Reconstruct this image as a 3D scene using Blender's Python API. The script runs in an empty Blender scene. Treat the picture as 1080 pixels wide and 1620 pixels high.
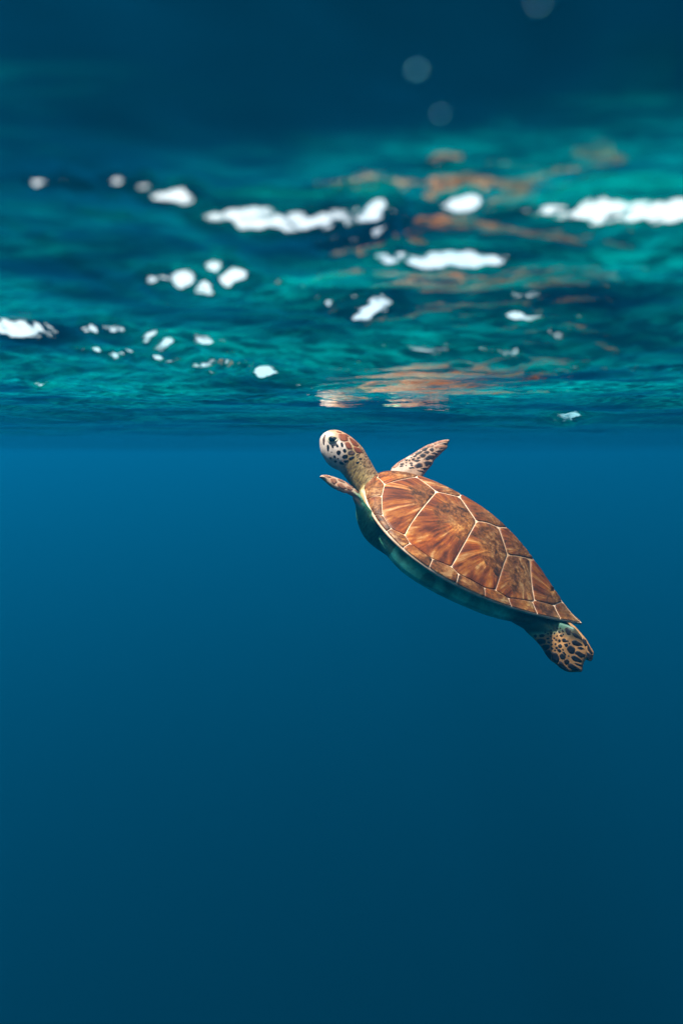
import bpy, bmesh, math, random
import numpy as np
from mathutils import Vector, Matrix
from mathutils.bvhtree import BVHTree

R = math.radians
scene = bpy.context.scene
col = scene.collection

# ------------------------------------------------------------------ camera
CAM_Z = -0.09
cam_data = bpy.data.cameras.new('camera')
cam_data.sensor_fit = 'VERTICAL'
cam_data.sensor_height = 36.0
cam_data.lens = 28.0
cam_data.clip_start = 0.01
cam_data.clip_end = 2000.0
cam_data.dof.use_dof = True
cam_data.dof.focus_distance = 1.40
cam_data.dof.aperture_fstop = 4.8
cam = bpy.data.objects.new('camera', cam_data)
col.objects.link(cam)
cam.location = (0.0, 0.0, CAM_Z)
cam.rotation_euler = (R(90) - math.atan2(90, 1260), 0.0, 0.0)
scene.camera = cam

# ------------------------------------------------------------------ sky and sun
SUN_EL, SUN_AZ = R(68.0), R(238.0)        # azimuth from +Y, clockwise
SUN_STRENGTH, SKY_STRENGTH, EXPOSURE = 5.0, 0.10, 1.9
CLOUD = 4.6
world = bpy.data.worlds.new('World')
scene.world = world
world.use_nodes = True
wt = world.node_tree
for n in list(wt.nodes):
    wt.nodes.remove(n)
w_out = wt.nodes.new('ShaderNodeOutputWorld')
w_bg = wt.nodes.new('ShaderNodeBackground')
w_sky = wt.nodes.new('ShaderNodeTexSky')
w_sky.sky_type = 'NISHITA'
w_sky.sun_disc = False
w_sky.sun_elevation = SUN_EL
w_sky.sun_rotation = SUN_AZ
w_sky.air_density = 1.0
w_sky.dust_density = 4.0
w_bg.inputs['Strength'].default_value = SKY_STRENGTH
# bright thin cloud over the blue
w_tc = wt.nodes.new('ShaderNodeTexCoord')
w_nz = wt.nodes.new('ShaderNodeTexNoise')
w_nz.inputs['Scale'].default_value = 2.2
w_nz.inputs['Detail'].default_value = 6.0
wt.links.new(w_tc.outputs['Generated'], w_nz.inputs['Vector'])
w_rp = wt.nodes.new('ShaderNodeValToRGB')
w_rp.color_ramp.elements[0].position, w_rp.color_ramp.elements[0].color = 0.30, (0.45, 0.45, 0.45, 1)
w_rp.color_ramp.elements[1].position, w_rp.color_ramp.elements[1].color = 0.55, (0.95, 0.95, 0.95, 1)
wt.links.new(w_nz.outputs[0], w_rp.inputs[0])
w_mx = wt.nodes.new('ShaderNodeMix')
w_mx.data_type = 'RGBA'
w_mx.inputs[7].default_value = (CLOUD, CLOUD * 0.98, CLOUD * 0.97, 1)
wt.links.new(w_rp.outputs[0], w_mx.inputs[0])
wt.links.new(w_sky.outputs[0], w_mx.inputs[6])
wt.links.new(w_mx.outputs[2], w_bg.inputs['Color'])
wt.links.new(w_bg.outputs[0], w_out.inputs['Surface'])
sun_data = bpy.data.lights.new('sun', 'SUN')
sun_data.energy = SUN_STRENGTH
sun_data.angle = R(0.5)
sun_data.color = (1.0, 0.96, 0.9)
sun = bpy.data.objects.new('sun', sun_data)
col.objects.link(sun)
sd = Vector((math.sin(SUN_AZ) * math.cos(SUN_EL), math.cos(SUN_AZ) * math.cos(SUN_EL), math.sin(SUN_EL)))
sun.rotation_euler = sd.to_track_quat('Z', 'Y').to_euler()
sun.location = sd * 5

vs = scene.view_settings
vs.view_transform = 'Standard'
vs.look = 'None'
vs.exposure = EXPOSURE
vs.gamma = 1.0
vs.use_curve_mapping = False
cy = scene.cycles
cy.use_denoising = True
cy.max_bounces = 8
cy.volume_bounces = 0
cy.transparent_max_bounces = 12
cy.caustics_reflective = True
cy.sample_clamp_indirect = 4.0

# ------------------------------------------------------------------ water body
WAVE_SEED = 7
# wavelength, slope, number of trains, spread of heading
WAVES = [(3.6, .03, 4, .6), (1.3, .05, 4, .5), (0.42, .06, 5, .5), (0.16, .10, 6, .45), (0.075, .10, 8, .5), (0.045, .08, 8, .6), (0.03, .09, 10, .7), (0.016, .06, 8, .9)]
# x, y, heading, half length, half width, slope
WAVELETS = [(0.06, 0.245, 0.0, 0.30, 0.042, 0.15),
            (0.05, 0.405, 0.05, 0.32, 0.085, 0.095),
            (-0.084, 0.3213, 0.392, 0.01, 0.0034, 0.525),
            (-0.0701, 0.3349, 0.251, 0.0126, 0.0044, 0.541),
            (-0.0231, 0.3594, 0.135, 0.0446, 0.0085, 0.558),
            (0.0753, 0.3593, -0.242, 0.015, 0.0026, 0.41),
            (0.1324, 0.3599, 0.042, 0.043, 0.0068, 0.607),
            (0.0224, 0.4105, -0.149, 0.0106, 0.0048, 0.525),
            (0.0583, 0.4112, -0.125, 0.0253, 0.0045, 0.525),
            (-0.096, 0.4358, 0.074, 0.012, 0.0059, 0.492),
            (-0.0714, 0.4477, 0.437, 0.0177, 0.0053, 0.41),
            (-0.0463, 0.4611, 0.908, 0.0227, 0.0047, 0.41),
            (-0.001, 0.488, 0.637, 0.0338, 0.0074, 0.508),
            (-0.2319, 0.5835, -0.043, 0.0371, 0.0076, 0.574),
            (-0.1634, 0.5638, -0.192, 0.0236, 0.0064, 0.754),
            (-0.134, 0.5997, 1.013, 0.034, 0.0072, 0.738),
            (-0.1019, 0.6802, 1.138, 0.0576, 0.0072, 0.656),
            (-0.1353, 0.4078, 1.307, 0.0501, 0.0025, 0.295),
            (0.0269, 0.3637, -0.302, 0.0041, 0.0058, 0.492),
            (0.2745, 0.7144, -0.283, 0.0173, 0.0092, 0.369)]

RIPPLE = 0.0009
SEABED_Z = -30.0
CAPILLARY = 0.26
SCATTER = (0.0003, 0.0335, 0.082)
ABSORB = (0.20, 0.0715, 0.030)
HAZE_DENSITY = 0.6
HAZE_G = 0.7
TEAL_GLOW = 0.078
TEAL_GLOW_OFFSET = (0.3, 0.2, 0.0)

def glints():
    """Tiny steep facets strewn along the crests."""
    rng = np.random.default_rng(5)
    out = []
    for x0, y0, x1, y1, n, w in GLINT_LINES:
        for i in range(n):
            t = rng.uniform()
            x = x0 + (x1 - x0) * t + rng.normal(0, .012); y = y0 + (y1 - y0) * t + rng.normal(0, .018)
            ww = w * rng.uniform(.6, 1.4)
            out.append((x, y, rng.normal(0, .2), ww * rng.uniform(1.2, 4.0), ww, rng.uniform(.36, .60)))
    return out
GLINT_LINES = [(0.0704, 0.5624, 0.2681, 0.6577, 14, 0.003),
               (-0.0997, 0.6063, 0.0113, 0.7188, 10, 0.003),
               (0.0072, 0.4623, 0.1476, 0.5245, 6, 0.0028),
               (-0.1237, 0.6577, -0.0622, 0.7925, 16, 0.005),
               (-0.2, 0.6225, -0.1353, 0.7188, 10, 0.004),
               (0.0055, 0.3539, 0.0715, 0.3539, 3, 0.0035),
               (-0.0773, 0.4135, -0.0258, 0.4716, 14, 0.0035),
               (-0.1282, 0.3064, -0.099, 0.3741, 6, 0.0024),
               (0.1385, 0.5366, 0.2989, 0.7188, 4, 0.0035),
               (0.0993, 0.5763, 0.2499, 0.8832, 2, 0.0035),
               (-0.5156, 1.3633, -0.4511, 1.4677, 6, 0.009),
               (-0.133, 1.2062, -0.082, 1.3016, 5, 0.008),
               (-0.1955, 0.6396, -0.143, 0.7014, 6, 0.005),
               (0.0463, 0.3145, 0.0661, 0.3275, 3, 0.003),
               (-0.0269, 0.4914, 0.0246, 0.5245, 5, 0.005),
               (0.4246, 1.6826, 0.5676, 1.8448, 4, 0.012),
               (-0.3248, 0.7663, -0.3332, 0.8832, 3, 0.006)]
GLINTS = glints()

# ------------------------------------------------------------------ helpers
def new_mat(name):
    m = bpy.data.materials.new(name)
    m.use_nodes = True
    nt = m.node_tree
    for n in list(nt.nodes):
        nt.nodes.remove(n)
    out = nt.nodes.new('ShaderNodeOutputMaterial')
    return m, nt, out

def N(nt, kind, **kw):
    n = nt.nodes.new(kind)
    for k, v in kw.items():
        if k.startswith('_'):
            setattr(n, k[1:], v)
        else:
            n.inputs[k.replace('__', ' ')].default_value = v
    return n

def ramp(nt, fac, stops):
    r = nt.nodes.new('ShaderNodeValToRGB')
    e = r.color_ramp.elements
    while len(e) > 1:
        e.remove(e[-1])
    for i, (p, c) in enumerate(stops):
        el = e[0] if i == 0 else e.new(p)
        el.position = p
        el.color = (*c, 1) if len(c) == 3 else c
    nt.links.new(fac, r.inputs[0])
    return r.outputs[0]

def mixc(nt, fac, a, b, mode='MIX'):
    m = nt.nodes.new('ShaderNodeMix')
    m.data_type = 'RGBA'
    m.blend_type = mode
    for sock, v in ((m.inputs[0], fac), (m.inputs[6], a), (m.inputs[7], b)):
        if hasattr(v, 'is_linked'):
            nt.links.new(v, sock)
        elif isinstance(v, (int, float)):
            sock.default_value = v
        else:
            sock.default_value = (*v, 1)
    return m.outputs[2]

def math_n(nt, op, a, b=None, clamp=False):
    m = nt.nodes.new('ShaderNodeMath')
    m.operation = op
    m.use_clamp = clamp
    for i, v in enumerate((a, b)):
        if v is None:
            continue
        if hasattr(v, 'is_linked'):
            nt.links.new(v, m.inputs[i])
        else:
            m.inputs[i].default_value = v
    return m.outputs[0]

def mesh_obj(name, verts, faces, mat, parent=None, smooth=True):
    me = bpy.data.meshes.new(name)
    me.from_pydata([tuple(map(float, v)) for v in verts], [], faces)
    me.validate()
    me.update()
    if smooth:
        me.polygons.foreach_set('use_smooth', [True] * len(me.polygons))
    if mat:
        me.materials.append(mat)
    o = bpy.data.objects.new(name, me)
    col.objects.link(o)
    if parent:
        o.parent = parent
    return o

def nz(v):
    v = np.asarray(v, float)
    return v / (np.linalg.norm(v, axis=-1, keepdims=True) + 1e-12)

# ------------------------------------------------------------------ water surface
def wave_height(x, y):
    """Height of the wind-rippled surface (m)."""
    rng = np.random.default_rng(WAVE_SEED)
    wx = x + 0.05 * np.sin(y * 7.0 + 1.3) + 0.03 * np.sin(x * 9.0 - y * 5.0)
    wy = y + 0.035 * np.sin(x * 6.0 + 0.4) + 0.02 * np.sin(x * 13.0 + y * 6.0 + 2.0)
    h = np.zeros_like(x)
    # smoother close to the swimmer, wind-ruffled further out
    gust = 0.15 + 1.30 * np.clip((np.hypot(x, y) - 0.29) / 0.33, 0, 1)
    # a slick where the animal has come up
    gust = gust * (1 - 0.5 * np.exp(-((x - 0.16) / 0.22) ** 2 - ((y - 0.95) / 0.42) ** 2))
    r = np.hypot(x, y)
    far = np.clip((r - 1.3) / 2.0, 0, 1) / (1 + (r / 30) ** 2)
    calm = 1 / (1 + (np.maximum(r - 1.0, 0) / 2.6) ** 2) + 0.02
    gust = gust * (1 + 0.35 * np.sin(x * 5.1 + 1.0) * np.sin(y * 3.3 + x * 2.0))
    for lam, slope, n, spread in WAVES:
        for i in range(n):
            L = lam * rng.uniform(0.75, 1.35)
            a = rng.normal(0, spread)
            k = 2 * np.pi / L
            amp = slope * L / (2 * np.pi) / math.sqrt(n) * rng.uniform(0.7, 1.3)
            ph = rng.uniform(0, 2 * np.pi)
            c = k * (wx * math.sin(a) + wy * math.cos(a)) + ph
            h += amp * (np.sin(c) + 0.18 * np.cos(2 * c)) * (gust * calm if lam < 0.2 else far if lam > 2 else calm)
    # steep little wavelets riding on the ripples: their faces open windows onto the sky
    for cx, cy_, a, half, w, s in WAVELETS + GLINTS:
        dx, dy = x - cx, y - cy_
        u = dx * math.cos(a) + dy * math.sin(a)
        v = -dx * math.sin(a) + dy * math.cos(a)
        v = v + 0.16 * w * np.sin(u / w * 0.8 + cx * 40) + 0.12 * w * np.sin(u / w * 2.1 + cy_ * 70) + 0.07 * w * np.sin(u / w * 5.3 + cy_ * 110)
        env = np.exp(-np.abs(u / (half * 1.05)) ** 6) * (1 + 0.10 * np.sin(u / w * 1.7 + cx * 90))
        q = v / w
        core = np.exp(-np.clip(q * q / 2, 0, 60)) * env
        h += -s * w * 1.667 * (np.tanh(.8 * q) - np.tanh(.2 * q)) * env
        if w > 0.03:
            continue
        # capillary ripples break each face into flecks
        lr = min(max(0.7 * w, 0.007), 0.016)
        kk = 2 * np.pi / lr
        h += CAPILLARY / kk * core * (np.sin(kk * (v * .95 + u * .3) + cx * 300) * .7 + np.sin(kk * (u * .75 - v * .55) + cy_ * 200) + .6 * np.sin(kk * (u * 1.2 + v * .9) + cx * 100))
    return h

def build_water():
    m, nt, out = new_mat('water_surface')
    geo = N(nt, 'ShaderNodeTexCoord')
    mp = N(nt, 'ShaderNodeMapping')
    mp.inputs['Scale'].default_value = (1.0, 2.2, 1.0)
    nt.links.new(geo.outputs['Object'], mp.inputs['Vector'])
    n1 = N(nt, 'ShaderNodeTexNoise', Scale=42.0, Detail=3.0, Roughness=0.6, Distortion=0.8)
    nt.links.new(mp.outputs[0], n1.inputs['Vector'])
    b = N(nt, 'ShaderNodeBump', Strength=1.0, Distance=RIPPLE)
    nt.links.new(n1.outputs[0], b.inputs['Height'])
    dist = nt.nodes.new('ShaderNodeVectorMath'); dist.operation = 'LENGTH'
    nt.links.new(geo.outputs['Object'], dist.inputs[0])
    near = math_n(nt, 'MULTIPLY', math_n(nt, 'SUBTRACT', dist.outputs['Value'], 0.22), 3.0, True)
    nt.links.new(math_n(nt, 'MULTIPLY', near, math_n(nt, 'DIVIDE', 1.6, dist.outputs['Value'], True)), b.inputs['Strength'])
    fr = N(nt, 'ShaderNodeFresnel', IOR=1.333)
    nt.links.new(b.outputs[0], fr.inputs['Normal'])
    tr = N(nt, 'ShaderNodeBsdfTransparent')
    gl = N(nt, 'ShaderNodeBsdfGlossy', Roughness=0.02)
    nt.links.new(b.outputs[0], gl.inputs['Normal'])
    mx = N(nt, 'ShaderNodeMixShader')
    nt.links.new(fr.outputs[0], mx.inputs[0])
    nt.links.new(tr.outputs[0], mx.inputs[1])
    nt.links.new(gl.outputs[0], mx.inputs[2])
    # teal glow put into the surface in patches by an added translucent layer
    mp2 = N(nt, 'ShaderNodeMapping')
    mp2.inputs['Scale'].default_value = (1.0, 2.6, 1.0)
    mp2.inputs['Location'].default_value = TEAL_GLOW_OFFSET
    nt.links.new(geo.outputs['Object'], mp2.inputs['Vector'])
    d1 = N(nt, 'ShaderNodeTexNoise', Scale=3.2, Detail=3.0, Roughness=0.5, Distortion=0.5)
    d2 = N(nt, 'ShaderNodeTexNoise', Scale=46.0, Detail=5.0, Roughness=0.65, Distortion=0.8)
    nt.links.new(mp2.outputs[0], d1.inputs['Vector']); nt.links.new(mp2.outputs[0], d2.inputs['Vector'])
    dv = ramp(nt, d1.outputs[0], [(0.38, (0, 0, 0)), (0.62, (1, 1, 1))])
    dw = ramp(nt, d2.outputs[0], [(0.43, (0.18, 0.18, 0.18)), (0.64, (1.25, 1.25, 1.25))])
    sp = N(nt, 'ShaderNodeSeparateXYZ')
    nt.links.new(geo.outputs['Object'], sp.inputs[0])
    ahead = math_n(nt, 'MULTIPLY', math_n(nt, 'SUBTRACT', math_n(nt, 'ADD', sp.outputs[1], math_n(nt, 'MULTIPLY', d1.outputs[0], 0.25)), 0.36), 5.5, True)
    ahead = math_n(nt, 'MULTIPLY', ahead, math_n(nt, 'POWER', math_n(nt, 'DIVIDE', 1.1, dist.outputs['Value'], True), 2.0))
    fac = math_n(nt, 'MULTIPLY', math_n(nt, 'MULTIPLY', math_n(nt, 'MULTIPLY', dv, dw), ahead), TEAL_GLOW)
    tl = N(nt, 'ShaderNodeBsdfTranslucent')
    tl.inputs['Color'].default_value = (0.0, 0.66, 0.60, 1)
    mx2 = N(nt, 'ShaderNodeMixShader')
    nt.links.new(fac, mx2.inputs[0]); nt.links.new(mx.outputs[0], mx2.inputs[1]); nt.links.new(tl.outputs[0], mx2.inputs[2])
    nt.links.new(mx2.outputs[0], out.inputs['Surface'])
    # a sheet whose cells widen with distance from the swimmer
    def axis(a, b_, step, gl, gh):
        mid = list(np.arange(a, b_, step))
        lo, s_ = [], step
        while (lo[-1] if lo else a) > -145:
            s_ *= gl; lo.append((lo[-1] if lo else a) - s_)
        hi, s_ = [], step
        while (hi[-1] if hi else b_) < 145:
            hi.append((hi[-1] if hi else b_) + s_); s_ *= gh
        return np.array(lo[::-1] + mid + hi)
    gx, gy = axis(-.35, .35, .0025, 1.025, 1.025), axis(.10, .80, .002, 1.06, 1.015)
    X, Y = np.meshgrid(gx, gy, indexing='ij')
    Z = wave_height(X, Y)
    V = np.stack([X, Y, Z], -1).reshape(-1, 3)
    i = np.arange(X.size).reshape(X.shape)
    F = np.stack([i[:-1, :-1], i[1:, :-1], i[1:, 1:], i[:-1, 1:]], -1).reshape(-1, 4)
    me = bpy.data.meshes.new('water')
    me.vertices.add(len(V)); me.vertices.foreach_set('co', V.ravel())
    me.loops.add(F.size); me.loops.foreach_set('vertex_index', F.ravel())
    me.polygons.add(len(F))
    me.polygons.foreach_set('loop_start', np.arange(0, F.size, 4))
    me.update(calc_edges=True)
    me.polygons.foreach_set('use_smooth', np.ones(len(F), bool))
    me.materials.append(m)
    o = bpy.data.objects.new('water', me)
    col.objects.link(o)
    o['kind'] = 'structure'
    o['label'] = 'rippled sea surface seen from below with bright gaps onto the sky'
    return o

def build_seabed():
    m, nt, out = new_mat('seagrass_bed')
    tc = N(nt, 'ShaderNodeTexCoord')
    n1 = N(nt, 'ShaderNodeTexNoise', Scale=0.35, Detail=6.0)
    nt.links.new(tc.outputs['Object'], n1.inputs['Vector'])
    c = ramp(nt, n1.outputs[0], [(0.35, (0.012, 0.018, 0.012)), (0.6, (0.05, 0.06, 0.035))])
    p = N(nt, 'ShaderNodeBsdfPrincipled', Roughness=0.95)
    nt.links.new(c, p.inputs['Base Color'])
    nt.links.new(p.outputs[0], out.inputs['Surface'])
    n = 120
    g = np.linspace(-145, 145, n)
    X, Y = np.meshgrid(g, g, indexing='ij')
    Z = SEABED_Z + 0.15 * np.sin(X * .21 + 1) * np.cos(Y * .17) + 0.08 * np.sin(X * .6 + Y * .4)
    V = np.stack([X, Y, Z], -1).reshape(-1, 3)
    i = np.arange(n * n).reshape(n, n)
    F = np.stack([i[:-1, :-1], i[1:, :-1], i[1:, 1:], i[:-1, 1:]], -1).reshape(-1, 4).tolist()
    o = mesh_obj('seabed', V, F, m)
    o['kind'] = 'structure'
    o['label'] = 'dark weedy sea floor below, lost in blue'

def build_haze():
    m, nt, out = new_mat('sea_haze')
    v = N(nt, 'ShaderNodeVolumePrincipled')
    # scattering and absorption per metre, written as the node's colours
    c = [s / HAZE_DENSITY for s in SCATTER]
    v.inputs['Color'].default_value = (*c, 1)
    v.inputs['Absorption Color'].default_value = (*[(1 - a / (HAZE_DENSITY * (1 - k))) ** 2 for a, k in zip(ABSORB, c)], 1)
    v.inputs['Density'].default_value = HAZE_DENSITY
    v.inputs['Anisotropy'].default_value = HAZE_G
    nt.links.new(v.outputs[0], out.inputs['Volume'])
    a, z0, z1 = 150.0, SEABED_Z - 1.3, 0.25
    V = [(-a, -a, z0), (a, -a, z0), (a, a, z0), (-a, a, z0), (-a, -a, z1), (a, -a, z1), (a, a, z1), (-a, a, z1)]
    F = [(3, 2, 1, 0), (4, 5, 6, 7), (0, 1, 5, 4), (1, 2, 6, 5), (2, 3, 7, 6), (3, 0, 4, 7)]
    o = mesh_obj('haze', V, F, m, smooth=False)
    o['kind'] = 'stuff'
    o['label'] = 'blue water haze that swallows everything far away'

build_water()
build_seabed()
build_haze()

# ---- turtle outlines, in metres, in the animal's own frame (x forward, y left, z up)
D_Q = {"n0":[0.7769,0.1126],"a0":[0.6514,0.2275],"a1":[0.6309,0.3868],"a2":[0.5641,0.6156],"a3":[0.4506,0.7207],"a4":[0.3109,0.666],"a5":[0.2554,0.7317],"a6":[0.0612,0.7375],"a7":[-0.0752,0.6859],"a8":[-0.1508,0.7245],"a9":[-0.3747,0.6497],"a10":[-0.439,0.5516],"a11":[-0.5576,0.5016],"a12":[-0.6306,0.2545],"a13":[-0.6174,0.2188],"a14":[-0.66,0.0813],"a15":[-0.61,-0.0002],"v1":[0.4338,0.0322],"v2":[0.266,0.1023],"v3":[0.1288,0.0405],"v4":[-0.0378,0.1606],"v5":[-0.1508,0.0534],"v6":[-0.2978,0.1534],"v7":[-0.3345,0.0189],"r0":[0.9635,0.2677],"r1":[0.8809,0.4733],"r2":[0.7221,0.6918],"r3":[0.5336,0.8458],"r4":[0.3342,0.9425],"r5":[0.0608,0.9982],"r6":[-0.2126,0.9771],"r7":[-0.504,0.8637],"r8":[-0.7488,0.6628],"r9":[-0.91,0.4147],"r10":[-0.9825,0.1865],"r11":[-1.0,0.0086]}
D_HB = [[[0.3272,0.0707],[0.3223,0.0748],[0.3148,0.0758],[0.3092,0.0742],[0.3059,0.0697],[0.3109,0.0646],[0.3176,0.0624],[0.3233,0.0653]],[[0.3071,0.0752],[0.3026,0.0776],[0.2912,0.0764],[0.2817,0.0726],[0.2856,0.0692],[0.2926,0.0677],[0.2999,0.0709]],[[0.3085,0.0629],[0.3035,0.068],[0.2971,0.0662],[0.2916,0.0618],[0.2916,0.0592],[0.2974,0.0555],[0.3036,0.0581]],[[0.2906,0.0653],[0.2861,0.0679],[0.2777,0.0693],[0.2699,0.0664],[0.268,0.0653],[0.2742,0.0613],[0.2796,0.0592],[0.2868,0.0622]],[[0.3355,0.0722],[0.3304,0.0749],[0.3234,0.0767],[0.3248,0.0745],[0.3312,0.0718]],[[0.3204,0.0762],[0.3137,0.0784],[0.3073,0.0777],[0.3094,0.0756],[0.3158,0.0752]]]
D_HD = [[[0.2947,0.052],[0.2914,0.0567],[0.2873,0.0587],[0.2816,0.0563],[0.283,0.0515],[0.2901,0.0477],[0.293,0.0491]],[[0.2998,0.0369],[0.2988,0.0421],[0.2943,0.0457],[0.2906,0.0441],[0.2904,0.0403],[0.2954,0.0364]],[[0.287,0.0424],[0.2852,0.0462],[0.2794,0.051],[0.2789,0.0469],[0.2816,0.0413],[0.2851,0.0404]],[[0.2934,0.0318],[0.291,0.0357],[0.2861,0.0384],[0.2852,0.035],[0.288,0.0306]],[[0.2991,0.0255],[0.2968,0.0296],[0.2906,0.0282],[0.2897,0.0255],[0.2956,0.0231]],[[0.3136,0.0387],[0.3129,0.0431],[0.3087,0.0451],[0.3057,0.0424],[0.3064,0.0367],[0.3109,0.0364]],[[0.3051,0.0493],[0.3038,0.0528],[0.3,0.0532],[0.2976,0.0501],[0.2989,0.0467],[0.3029,0.0468]],[[0.3158,0.0583],[0.3132,0.0606],[0.3087,0.0575],[0.3077,0.0536],[0.3114,0.0532]],[[0.321,0.0504],[0.3193,0.0528],[0.3159,0.051],[0.3152,0.0482],[0.3184,0.0468]],[[0.328,0.044],[0.3263,0.0464],[0.3233,0.0444],[0.3232,0.0412],[0.3263,0.0418]],[[0.3361,0.0409],[0.3339,0.0422],[0.3299,0.0389],[0.3275,0.0318],[0.3305,0.0319],[0.3342,0.0362]],[[0.3151,0.0298],[0.3137,0.032],[0.3103,0.0308],[0.3099,0.0278],[0.3129,0.0272]],[[0.309,0.0218],[0.3079,0.0245],[0.3041,0.0249],[0.3032,0.0222],[0.3058,0.0198]],[[0.3199,0.0234],[0.3184,0.025],[0.3155,0.0236],[0.3158,0.0207],[0.3182,0.0212]],[[0.3233,0.0338],[0.3221,0.0348],[0.3205,0.0336],[0.3214,0.032]],[[0.3063,0.0301],[0.3046,0.0315],[0.3029,0.0303],[0.3042,0.0285]],[[0.2782,0.0546],[0.2769,0.058],[0.275,0.0586],[0.2758,0.0551]],[[0.2713,0.0419],[0.2695,0.0457],[0.2663,0.0471],[0.2654,0.0444],[0.2682,0.0413]],[[0.2697,0.0515],[0.2676,0.0548],[0.2647,0.0554],[0.2648,0.0533],[0.268,0.0509]],[[0.2554,0.0455],[0.2538,0.0472],[0.2515,0.0461],[0.253,0.0438]],[[0.2612,0.0628],[0.2596,0.0635],[0.258,0.062],[0.2599,0.0613]],[[0.2631,0.0445],[0.2608,0.0467],[0.2598,0.0443]],[[0.2752,0.0519],[0.2733,0.0535],[0.2729,0.0514]],[[0.2618,0.0572],[0.26,0.0586],[0.2587,0.0572],[0.2603,0.0558]],[[0.2642,0.0491],[0.2619,0.0508],[0.2614,0.0489]],[[0.2615,0.0324],[0.2602,0.0339],[0.2594,0.0317]],[[0.3453,0.0397],[0.3492,0.0451],[0.3501,0.0531],[0.3489,0.0581],[0.3473,0.0516],[0.3437,0.0446],[0.3414,0.0388],[0.3423,0.0369]]]
D_hv = [0.1914,-0.9534,-0.2332]
D_eye = [[0.3341,0.0544],[0.3402,0.0505],[0.3279,0.0582],[0.3369,0.0591],[0.3311,0.0493],[0.3216,0.0612]]
D_RFo = [[0.2327,-0.1498,0.0269],[0.227,-0.1609,0.0472],[0.2197,-0.1682,0.0604],[0.2103,-0.1781,0.0784],[0.1992,-0.1911,0.102],[0.1909,-0.1963,0.1114],[0.1822,-0.2026,0.1229],[0.1729,-0.2071,0.1311],[0.1636,-0.2104,0.137],[0.1638,-0.2066,0.1302],[0.1621,-0.2032,0.1241],[0.1584,-0.2015,0.1209],[0.1615,-0.1971,0.1128],[0.1639,-0.1904,0.1007],[0.1675,-0.1824,0.0861],[0.1649,-0.1783,0.0788],[0.1665,-0.171,0.0655],[0.1676,-0.1649,0.0543]]
D_RFb = [[[0.1976,-0.1906,0.1011],[0.1917,-0.1955,0.11],[0.1857,-0.1945,0.1082],[0.1858,-0.1925,0.1046],[0.1933,-0.1896,0.0992]],[[0.1889,-0.1969,0.1126],[0.1804,-0.2027,0.123],[0.1669,-0.2083,0.1332],[0.1675,-0.2059,0.1289],[0.1785,-0.1998,0.1179],[0.1833,-0.196,0.1109]],[[0.2038,-0.1846,0.0903],[0.1996,-0.19,0.1],[0.1969,-0.1899,0.0997],[0.2006,-0.185,0.091],[0.2035,-0.1815,0.0846]],[[0.2141,-0.1725,0.0681],[0.21,-0.1772,0.0768],[0.2064,-0.1809,0.0834],[0.2051,-0.1806,0.0829],[0.2082,-0.1773,0.077],[0.2092,-0.1745,0.0719]],[[0.226,-0.1603,0.0459],[0.2201,-0.1671,0.0583],[0.2174,-0.167,0.0581],[0.2189,-0.1645,0.0537],[0.2244,-0.1591,0.0437]],[[0.2303,-0.1516,0.0301],[0.2261,-0.159,0.0436],[0.2234,-0.1584,0.0425],[0.2227,-0.1565,0.039],[0.2252,-0.1527,0.0322]],[[0.1823,-0.1942,0.1076],[0.1749,-0.1986,0.1156],[0.1618,-0.2023,0.1224],[0.1596,-0.2011,0.1202],[0.1708,-0.1969,0.1126],[0.1771,-0.1931,0.1057]]]
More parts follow.
